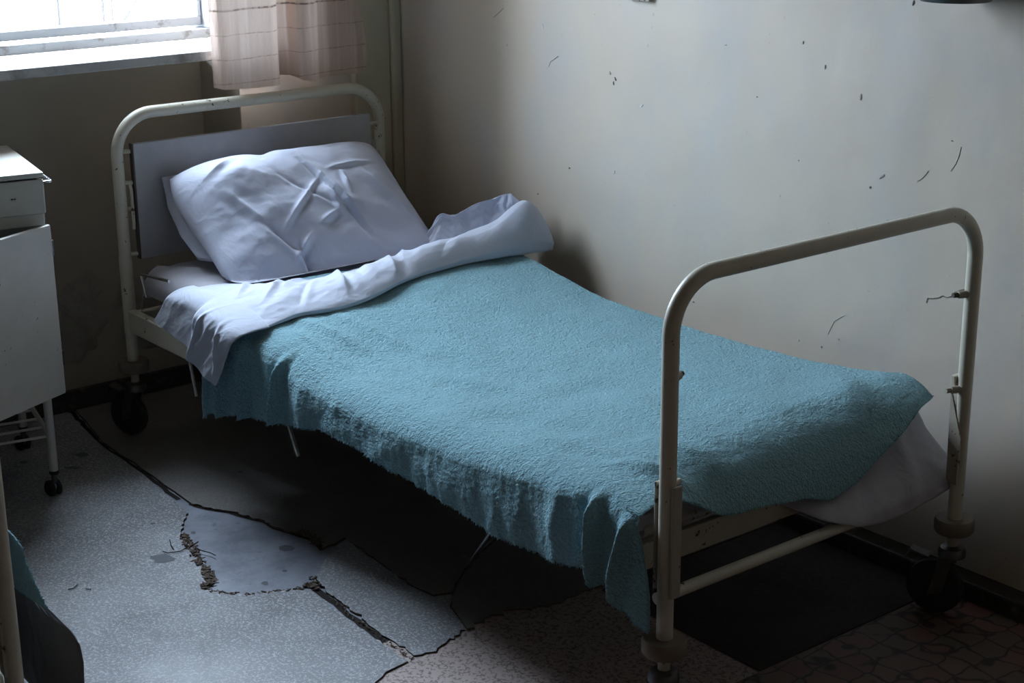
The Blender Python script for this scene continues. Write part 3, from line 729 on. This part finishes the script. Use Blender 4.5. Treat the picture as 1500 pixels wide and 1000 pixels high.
# pile
Z = Z+.0012*fbm(X*60, Yt*60+ht*30, 2)*(V <= vt)
Y = Y-.0012*fbm(X*60, ht*26, 2)*(V > vt)
m = MB().grid(X, Y, Z)
bk = m.build('terry_blanket', 'blanket_terry', smooth=180, solid=.004)
tag(bk, 'turquoise terry blanket spread over the bed, hanging ragged at the side', 'blanket')
# fringe of loose threads along the hem and the foot edge
m = MB()
def fringe(P, n, L, m, dirn):
    for _ in range(n):
        i = rng.integers(0, len(P)-1); q = P[i]+(P[i+1]-P[i])*rng.uniform()
        l = L*rng.uniform(.4, 1.3); w = .0016*rng.uniform(.6, 1.3)
        tan = P[i+1]-P[i]; tan = tan/(np.linalg.norm(tan)+1e-9)
        d = np.array(dirn)+rng.normal(0, .35, 3); d /= np.linalg.norm(d)
        o_ = q-np.array(dirn)*.003
        nrm = np.cross(tan, d); nrm /= np.linalg.norm(nrm)+1e-9
        m.add([o_-tan*w, o_+tan*w, o_+nrm*w*1.4, o_+d*l], [(0, 1, 3), (1, 2, 3), (2, 0, 3), (0, 2, 1)])
E1 = np.stack([X[:, -1], Y[:, -1], Z[:, -1]], -1)
fringe(E1, 1500, .0085, m, (0, 0, -1))
E2 = np.stack([X[-1, :], Y[-1, :], Z[-1, :]], -1)
fringe(E2, 350, .004, m, (.5, 0, -.85))
fr = m.build('hem_fringe', 'blanket_terry', bk); tag(fr, 'frayed thread fringe of the blanket hem', kind='stuff')

# turned-down top sheet, bunched against the wall, corner hanging over the side
nu, nv = 380, 190                                            # along the bed's width, across the band
U, V = np.meshgrid(np.linspace(0, 1, nu), np.linspace(0, 1, nv), indexing='ij')
us = .72
tu = np.clip(U/us, 0, 1); hu = np.clip((U-us)/(1-us), 0, 1)
Yt = .985-tu*.985
xf = sitp(Yt, [(-.1, .83), (0, .815), (.11, .792), (.21, .812), (.30, .800), (.37, .778), (.46, .742), (.55, .722), (.7, .715), (.83, .735), (.93, .765), (1.0, .77)], w=.025)
xh = sitp(Yt, [(0, .415), (.09, .43), (.17, .52), (.25, .54), (.375, .548), (.52, .53), (.7, .50), (.8, .50), (.9, .52), (1, .55)], w=.03)
hc = sitp(Yt, [(0, .012), (.1, .026), (.25, .034), (.4, .045), (.55, .050), (.68, .060), (.76, .068), (.83, .086), (.88, .112), (.92, .148), (.95, .145), (.97, .12), (1, .06)], w=.02)
pk = sitp(Yt, [(0, .5), (.3, .46), (.45, .58), (.6, .72), (.7, .76), (.85, .76), (.95, .72), (1, .7)], w=.04)
pe = sitp(Yt, [(0, 2.6), (.3, 2.4), (.5, 1.9), (.65, 1.6), (1, 1.6)], w=.04)
P_ = V
prof = np.where(P_ < pk, sstep(0, 1, P_/pk)**.8, np.clip(1-np.clip((P_-pk)/(1-pk), 0, 1)**pe, 0, 1)**np.clip(.5+.4*(2.6-pe)/1.4, .5, .9))
Xt = xh+(xf-xh)*P_
# foot edge rolls under itself
Xt = Xt-.012*np.clip((P_-.97)/.03, 0, 1)
zb = ztop(np.minimum(Xt, 2.0), np.clip(Yt, 0, .93))+.006
wr1 = ridged(Xt*5+Yt*1.2, Yt*3.0, 3); wr2 = fbm(Xt*16, Yt*9, 3)
Zt = zb+hc*prof+(.007*(wr1-.55)+.004*wr2+.012*fbm(Xt*5, Yt*4+3, 2))*np.clip(prof*1.2, 0, 1)*sstep(0, .08, 1-P_)
Yx = Yt.copy()
for c in ((.76, .27, .60, .33, .012, .020), (.70, .36, .56, .42, .014, -.014), (.74, .45, .60, .50, .02, .016), (.66, .13, .50, .30, .014, .012), (.70, .05, .56, .20, .012, .012),
          (.62, .02, .50, .12, .010, .010), (.76, .12, .62, .24, .010, -.010), (.66, .52, .54, .60, .016, .012), (.58, .62, .52, .72, .016, -.014), (.70, .62, .60, .75, .02, -.008)):
    Zt = Zt+screase(Xt, Yt, *c)*np.clip((1-P_)*8, 0, 1)
# hanging corner
xs_ = .415+(.815-.415)*P_; zs_ = ztop(xs_, 0)+.012+.012*prof
xb_ = itp(P_, [(0, .281), (.6, .545), (.66, .57), (.97, .685), (1, .70)])
zb_ = itp(P_, [(0, .440), (.25, .424), (.60, .400), (.64, .398), (.75, .388), (.97, .363), (1, .372)])
Lh = zs_-zb_; rr = .045; q = hu*(Lh+rr*(math.pi/2-1)); hy, wy = bend(q, rr)
Xh = xs_+(xb_-xs_)*hu**1.15
lay = sstep(.50, .62, P_+.10*(1-hu))                         # the near fold lies over the blanket
Yh = -hy*1.15-.010*sstep(0, .4, hu)-.040*lay*sstep(0, .22, hu)
wrh = ridged(P_*4.2+hu*.5, hu*.9+P_*1.2, 2)
Yh = Yh-(.013*(wrh-.5)+.0025*fbm(P_*9, hu*5, 3))*sstep(.05, .3, hu)*(.35+.65*lay)
Yh = Yh-crease(P_, hu, .62, .0, .60, 1.0, .018, .010)-crease(P_, hu, .80, .1, .95, .9, .02, .008)
Zh = zs_-wy
X = np.where(U <= us, Xt, Xh); Y = np.where(U <= us, Yx, Yh); Z = np.where(U <= us, Zt, Zh)
Y = np.minimum(Y, 1.03)
m = MB().grid(X, Y, Z)
ts = m.build('folded_top_sheet', 'sheet_cloth', smooth=180, solid=.0022)
tag(ts, 'crumpled lavender-white top sheet turned down across the blanket', 'bed sheet')
# the back layer of the turned-down sheet stands up behind the roll by the wall
crest = [(622, 352, .46), (634, 330, .47), (645, 311, .48), (662, 317, .50), (680, 309, .51), (700, 297, .53), (722, 291, .56), (740, 284, .59), (752, 284, .61), (764, 300, .64), (774, 322, .66)]
C3 = np.array([at(a, b, 0, c) for a, b, c in crest]); tt = np.linspace(0, 1, len(crest))
U, V = np.meshgrid(np.linspace(0, 1, 140), np.linspace(0, 1, 60), indexing='ij')
Q = [sum(np.interp(np.clip(U+k, 0, 1), tt, C3[:, i]) for k in (-.02, 0, .02))/3 for i in range(3)]
dep = Q[2]-(ztop(np.minimum(Q[0], 2), np.clip(Q[1], 0, .93))+.012)
back = np.clip((.22-V)/.22, 0, 1)                              # a short turned lip behind the crest
front = np.clip((V-.22)/.78, 0, 1)
lean = .075*np.sin(front*math.pi*.85)*(.5+.7*U)
X = Q[0]-.045*np.sin(back*1.4)+.055*front-.35*lean+.006*fbm(U*9, V*3, 3)
Y = np.minimum(Q[1]+.010*fbm(U*7, V*4, 2)+.018*back-.01*front, 1.035)
Z = Q[2]-.055*back**1.6-dep*front**1.15+screase(U, V, .30, .2, .42, 1, .03, .012)-screase(U, V, .62, .2, .55, .9, .03, .016)+screase(U, V, .78, .2, .88, .9, .025, .012)
MB().grid(X, Y, Z).build('rear_fold', 'sheet_cloth', ts, smooth=180, solid=.002)

# pillow leaning on the headboard
n = 150
A_, B_ = np.meshgrid(np.linspace(-1, 1, n), np.linspace(-1, 1, n), indexing='ij')
def pillow_side(sgn):
    a, b = A_, B_
    W2, H2 = .356+.0*a, .262
    la = a*W2*(1-.05*(1-b*b)-.10*b**4*(a < 0)*np.abs(a)); lb = b*H2*(1-.04*(1-a*a)-.07*np.abs(a)**5*(a < 0))
    th = .118*np.clip((1-np.abs(a)**3.2)*(1-np.abs(b)**2.8), 0, 1)**.55
    th = th*(1+.16*fbm(a*1.6+3, b*1.6, 2)+.22*np.exp(-((a+.62)/.3)**2-((b-.62)/.35)**2)-.10*np.exp(-((a+.2)/.14)**2-((b-.8)/.3)**2)+.40*b)
    wr = 0
    if sgn > 0:
        edge = np.clip((1-np.abs(a))*5, 0, 1)*np.clip((1-np.abs(b))*5, 0, 1)
        wr = .005*(ridged(a*1.5+b*.7, b*1.7-a*.4, 2)-.6)*edge+.0022*fbm(a*6, b*6, 2)*edge+.006*fbm(a*2.2+2, b*2.2+9, 2)*edge
        for c in ((-.45, -.35, .12, .28, .025, .010), (.05, .60, .34, -.55, .03, .013), (.02, .58, .30, -.6, .02, -.010), (-.62, -.15, -.30, -.75, .03, -.012), (-.25, .35, .2, -.25, .025, -.008),
                  (.12, .28, .13, -.3, .025, .009), (.33, .30, .30, -.05, .02, .010), (.22, .35, .7, .42, .03, .008), (-.45, -.70, -.22, -.45, .03, .014), (-.36, -.5, -.33, -.95, .025, -.018),
                  (.55, .25, .85, -.5, .06, .012), (-.75, .3, -.55, -.3, .04, .010), (-.1, -.35, .1, -.22, .03, .012), (-.85, .55, -.5, .75, .05, .010)):
            wr = wr+screase(a, b, c[0], c[1], c[2], c[3], c[4]*1.0, c[5]*1.25)
        wr = wr-.03*np.exp(-((a+.22)/.10)**2-((b-.98)/.14)**2)
    return la, lb, sgn*th+wr
th = math.radians(36); ya = math.radians(-3)
cen = np.array([.292, .446, .645])
ea = np.array([-math.sin(ya)*1, math.cos(ya), 0.015]); eb = np.array([-math.cos(th), math.sin(ya)*.5, math.sin(th)]); en = np.cross(ea, eb); en /= np.linalg.norm(en)
if en[2] < 0: en = -en
def pplace(la, lb, t):
    P = cen+la[..., None]*ea+lb[..., None]*eb+t[..., None]*en
    P[..., 2] = np.maximum(P[..., 2], ztop(np.clip(P[..., 0], 0, 2), P[..., 1])+.006+.002*np.sin(P[..., 0]*40))
    P[..., 0] = np.maximum(P[..., 0], .034)
    return P
m = MB()
Pf = pplace(*pillow_side(1)); Pb = pplace(*pillow_side(-1))
m.grid(Pf[..., 0], Pf[..., 1], Pf[..., 2]); m.grid(Pb[..., 0], Pb[..., 1], Pb[..., 2], True)
pw = m.build('pillow', 'pillow_cloth', smooth=180)
bm = bmesh.new(); bm.from_mesh(pw.data); bmesh.ops.remove_doubles(bm, verts=bm.verts, dist=.0004); bmesh.ops.recalc_face_normals(bm, faces=bm.faces); bm.to_mesh(pw.data); bm.free(); pw.data.shade_smooth()
tag(pw, 'plump creased lavender-white pillow leaning on the grey headboard panel', 'pillow')
# loose open ends of the pillowcase behind it
def flap(pts, name):
    P = np.array(pts, float); nn_ = 24
    U, V = np.meshgrid(np.linspace(0, 1, nn_), np.linspace(0, 1, 12), indexing='ij')
    top_, bot = P[:len(P)//2], P[len(P)//2:]
    k = len(top_); tt = np.linspace(0, 1, k)
    Q = [np.interp(U, tt, top_[:, i])*(1-V)+np.interp(U, tt, bot[:, i])*V for i in range(3)]
    Q[0] = Q[0]+.006*fbm(U*4, V*3, 2)
    return MB().grid(*Q).build(name, 'pillow_cloth', pw, smooth=180, solid=.003)
flap([(.045, .112, .785), (.07, .112, .70), (.13, .112, .63), (.22, .12, .572), (.06, .17, .79), (.12, .15, .72), (.20, .14, .65), (.30, .15, .575)], 'pillowcase_end')
flap([(.05, .80, .80), (.07, .835, .765), (.12, .825, .73), (.06, .70, .79), (.10, .74, .75), (.16, .75, .71)], 'pillowcase_end')

# ------------------------------------------------------------------ bedding of the second bed, sliding off at its near corner
bx, by = D2[0], D2[1]
U, V = np.meshgrid(np.linspace(0, 1, 120), np.linspace(0, 1, 90), indexing='ij')
m = MB()
X = bx+.05+U*1.90; Y = by+.03+V*.85
ex = np.minimum(np.minimum(U, 1-U)*1.90, np.minimum(V, 1-V)*.85); dn = .03-np.sqrt(np.clip(.0009-np.clip(.03-ex, 0, .03)**2, 0, None))
m.grid(X, Y, .53-.02*U-dn).grid(X, Y, .465-.045*U+.5*dn, True)
n1, n2 = U.shape; nn = n1*n2
ring = [i*n2 for i in range(n1)]+[(n1-1)*n2+j for j in range(1, n2)]+[i*n2+n2-1 for i in range(n1-2, -1, -1)]+[j for j in range(n2-2, 0, -1)]
m.f += [(ring[i], ring[(i+1) % len(ring)], nn+ring[(i+1) % len(ring)], nn+ring[i]) for i in range(len(ring))]
tag(m.build('mattress', 'mattress_tick', smooth=60), 'mattress of the second bed, beyond the left edge of the photo', 'mattress')
def side_cloth(name, mat, yp, ztop_, outline, zhem0, label, cat, n1=150, n2=130, tl=.4):
    """cloth over the bed top and down its near side; outline = the free end of the hanging part"""
    E = np.array([at(a, b, 1, yp) for a, b in outline]); E = E[np.argsort(E[:, 2])]
    U, V = np.meshgrid(np.linspace(0, 1, n1)**.6, np.linspace(0, 1, n2), indexing='ij')
    h = np.clip((V-tl)/(1-tl), 0, 1); t = np.clip(V/tl, 0, 1)
    zl = ztop_+(zhem0-ztop_)*h; zr_ = ztop_+(E[0, 2]-ztop_)*h
    xe = np.interp(zr_, E[:, 2], E[:, 0]); X = bx+.2+(xe-bx-.2)*U
    Z = zl+(zr_-zl)*sstep(.5, 1, U)
    hy, wy = bend(h*.5, .05)
    Yh = -1.07+(yp+1.07)*np.clip(hy/.05, 0, 1)
    Y = np.where(V <= tl, -1.86+t*.79, Yh)+(.014*fbm(X*7, h*2.5, 3)+.02*np.sin(X*14+h)*U)*sstep(0, .4, h)*sstep(0, .15, 1-U+.02)
    o = MB().grid(X, Y, Z).build(name, mat, None, smooth=180, solid=.003); tag(o, label, cat)
    return o, np.stack([X[-1], Y[-1], Z[-1]], -1)[int(n2*tl):], np.stack([X[:, -1], Y[:, -1], Z[:, -1]], -1)
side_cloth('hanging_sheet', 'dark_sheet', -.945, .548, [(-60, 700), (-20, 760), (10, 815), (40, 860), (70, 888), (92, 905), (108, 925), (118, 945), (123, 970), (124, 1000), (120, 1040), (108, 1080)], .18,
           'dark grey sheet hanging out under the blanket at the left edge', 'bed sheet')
b2, e1, e2 = side_cloth('terry_blanket', 'blanket_terry', -.975, .562, [(-6, 745), (4, 768), (20, 783), (33, 800), (38, 820), (45, 835), (58, 865), (71, 892)], .40,
           'turquoise terry blanket edge hanging at the left edge of the photo', 'blanket')
m = MB(); fringe(e1, 160, .007, m, (.8, 0, .3)); fringe(e2, 200, .007, m, (0, 0, -1))
tag(m.build('hem_fringe', 'blanket_terry', b2), 'frayed edge threads', kind='stuff')

# ------------------------------------------------------------------ bedside cabinet
CA = math.radians(10.8)
cab = empty('bedside_cabinet', (.306, -.348, 0), -CA)        # local: +x front, -y to the left; origin at the near right corner
tag(cab, 'white metal bedside cabinet with open door, left of the bed', 'cabinet')
CWd, CDp, CT = .46, .447, .9
def cb(name, mat, *b, parent=cab, bevel=.003): return MB().box(*b).build(name, mat, parent, bevel=bevel)
cb('top', 'white_paint', -CDp, .0, -CWd, 0, CT-.014, CT, bevel=.003)
m = MB(); zb0, zb1 = .300, CT-.0155
m.box(-CDp+.008, -.014, -.016, -.004, zb0, zb1); m.box(-CDp+.008, -.014, -CWd+.004, -CWd+.016, zb0, zb1)
m.box(-CDp+.008, -CDp+.02, -CWd+.016, -.016, zb0, zb1); m.box(-CDp+.02, -.014, -CWd+.016, -.016, zb0, zb0+.012)
m.box(-CDp+.02, -.016, -CWd+.016, -.016, .762, .772); m.build('body', 'white_paint', cab)
cb('front_rail', 'white_paint', -.014, -.006, -CWd+.006, -.006, .760, .792)
dr = cb('drawer', 'white_paint', -.012, .002, -CWd+.005, -.002, .793, CT-.018)
for y in (-.085, -.078): MB().lathe([(.0028, 0), (.0022, .0012)], (.002, y, .838), (1, 0, 0), 8).build('screw_hole', 'bolt_dark', dr)
# door hinged on the right, swung out
dang = math.radians(36); dd = np.array([math.sin(dang), -math.cos(dang), 0]); dn_ = np.array([math.cos(dang), math.sin(dang), 0])
h0 = np.array([.010, -.006, 0]); zc = (.766+.306)/2; hh = (.766-.306)/2
c = h0+dd*.215+dn_*.006+np.array([0, 0, zc])
MB().obox(c, dd*.215, dn_*.007, (0, 0, hh)).build('door', 'white_paint', cab, bevel=.003)
for z in (.70, .40): MB().tube([(.004, .004, z-.02), (.004, .004, z+.02)], .004, 8).build('hinge', 'steel_dull', cab)
MB().tube(rpath([(-.06, -.004, .862), (-.06, .030, .862), (-.36, .030, .862), (-.36, -.004, .862)], .008, 4), .0042, 10).build('towel_rail', 'chrome', cab, smooth=50)
for (x, y) in ((-.022, -.042), (-CDp+.03, -.042), (-.022, -CWd+.042), (-CDp+.03, -CWd+.042)):
    MB().tube([(x, y, .078), (x, y, .302)], .0118, 14).build('leg', 'white_paint', cab, smooth=40)
    cs = empty('castor', (x, y, 0), math.radians(200)); cs.parent = cab
    MB().lathe([(.0125, .068), (.0135, .071), (.0135, .078)], (0, 0, 0), n=16).build('collar', 'rubber_black', cs, smooth=40)
    for s in (-1, 1):
        MB().lathe([(.005, 0), (.021, .001), (.0235, .004), (.0235, .010), (.019, .0135)], (.012, s*.003, .024), (0, s, 0), 20).build('wheel', 'rubber_black', cs, smooth=35)
    MB().lathe([(.012, -.015), (.0155, -.012), (.0155, .012), (.012, .015)], (.012, 0, .027), (0, 1, 0), 18).build('hub', 'chrome', cs, smooth=35)
    MB().tube([(0, 0, .07), (.004, 0, .046), (.010, 0, .036)], .008, 10).build('swivel', 'steel_dull', cs, smooth=40)
ws = empty('wire_shelf', (0, 0, .175)); ws.parent = cab
for y in (-.042, -CWd+.042): MB().tube([(-.022, y, 0), (-CDp+.03, y, .02)], .0072, 8).build('side_bar', 'white_paint', ws, smooth=40)
for k in range(6):
    x = -.03-.068*k; MB().tube([(x, -.044, .0+.02*k/6), (x, -CWd+.044, .02*k/6)], .0038, 8).build('wire', 'white_paint', ws, smooth=40)

# ------------------------------------------------------------------ curtain
n1, n2 = 300, 170
ys = np.linspace(.352, .915, n1); zsn = np.linspace(0, 1, n2)
U, V = np.meshgrid(ys, zsn, indexing='ij')
fx = sitp(U, [(.35, -.065), (.362, -.034), (.38, -.024), (.47, -.020), (.55, -.030), (.575, -.045), (.580, -.085), (.60, -.092), (.632, -.080), (.636, -.042), (.66, -.030), (.70, -.036), (.72, -.060), (.80, -.070), (.87, -.064), (.915, -.080)], w=.004)
hemz = sitp(U, [(.35, 1.008), (.37, 1.003), (.47, .998), (.57, .997), (.585, 1.020), (.63, 1.017), (.645, 1.004), (.70, .993), (.74, 1.003), (.86, 1.0), (.90, 1.008), (.915, 1.03)], w=.004)
zt_ = 3.02
Z = hemz+(zt_-hemz)*V**1.35
d = Z-1.0
X = fx*1+.006*fbm(U*20, Z*4, 2)+.008*np.sin(U*50+Z*3)*sstep(.2, 1.2, d)-.012*sstep(.02, .0, np.abs(V))*0
Y = U+(.635-U)*.18*sstep(.25, 1.4, d)-.02*sstep(.82, .915, U)*sstep(.05, .28, d)*1.8
m = MB().grid(X, Y, Z)
tag(m.build('curtain', 'curtain_cloth', smooth=180), 'thin peach curtain with stitched thread lines beside the window', 'curtain')
rd = empty('curtain_rod', (-.06, 0, 3.04)); tag(rd, 'curtain rod above the window, out of the photo', 'curtain rod')
MB().tube([(0, -1.9, 0), (0, .86, 0)], .010, 12).build('rod', 'steel_dull', rd, smooth=40)
for y in (-1.75, .80): MB().tube([(0, y, 0), (-.056, y, 0)], .006, 8).build('bracket', 'steel_dull', rd, smooth=40)

# ------------------------------------------------------------------ fixtures at the top edge of the long wall
p0, p1 = at(924, 0, 1, RY1), at(956, 3, 1, RY1)
sk = empty('wall_socket', ((p0[0]+p1[0])/2, RY1, p1[2])); tag(sk, 'small grey plate on the long wall, cut by the top edge', 'wall plate')
MB().box(-.042, .042, -.012, -.001, 0, .085).build('plate', 'cream_dirty', sk, bevel=.003)
MB().lathe([(.022, .0), (.022, .006), (.018, .008)], (0, -.012, .043), (0, -1, 0), 20).build('socket_face', 'cream_dirty', sk, smooth=40)
p0, p1 = at(1370, 0, 1, RY1-.06), at(1452, 6, 1, RY1-.06)
lm = empty('wall_lamp', ((p0[0]+p1[0])/2, RY1, p1[2])); tag(lm, 'dark underside of a wall lamp at the top right edge', 'lamp')
MB().lathe([(.03, .0), (.075, .004), (.09, .03), (.085, .07), (.06, .11), (.025, .13)], (0, -.085, 0), (0, 0, 1), 28).build('shade', 'steel_dull', lm, smooth=40)
MB().tube([(0, -.085, .125), (0, -.085, .16), (0, -.01, .16)], .008, 10).build('arm', 'steel_dull', lm, smooth=40)
MB().lathe([(.035, 0), (.03, .012)], (0, -.001, .16), (0, -1, 0), 20).build('base_plate', 'steel_dull', lm, smooth=40)
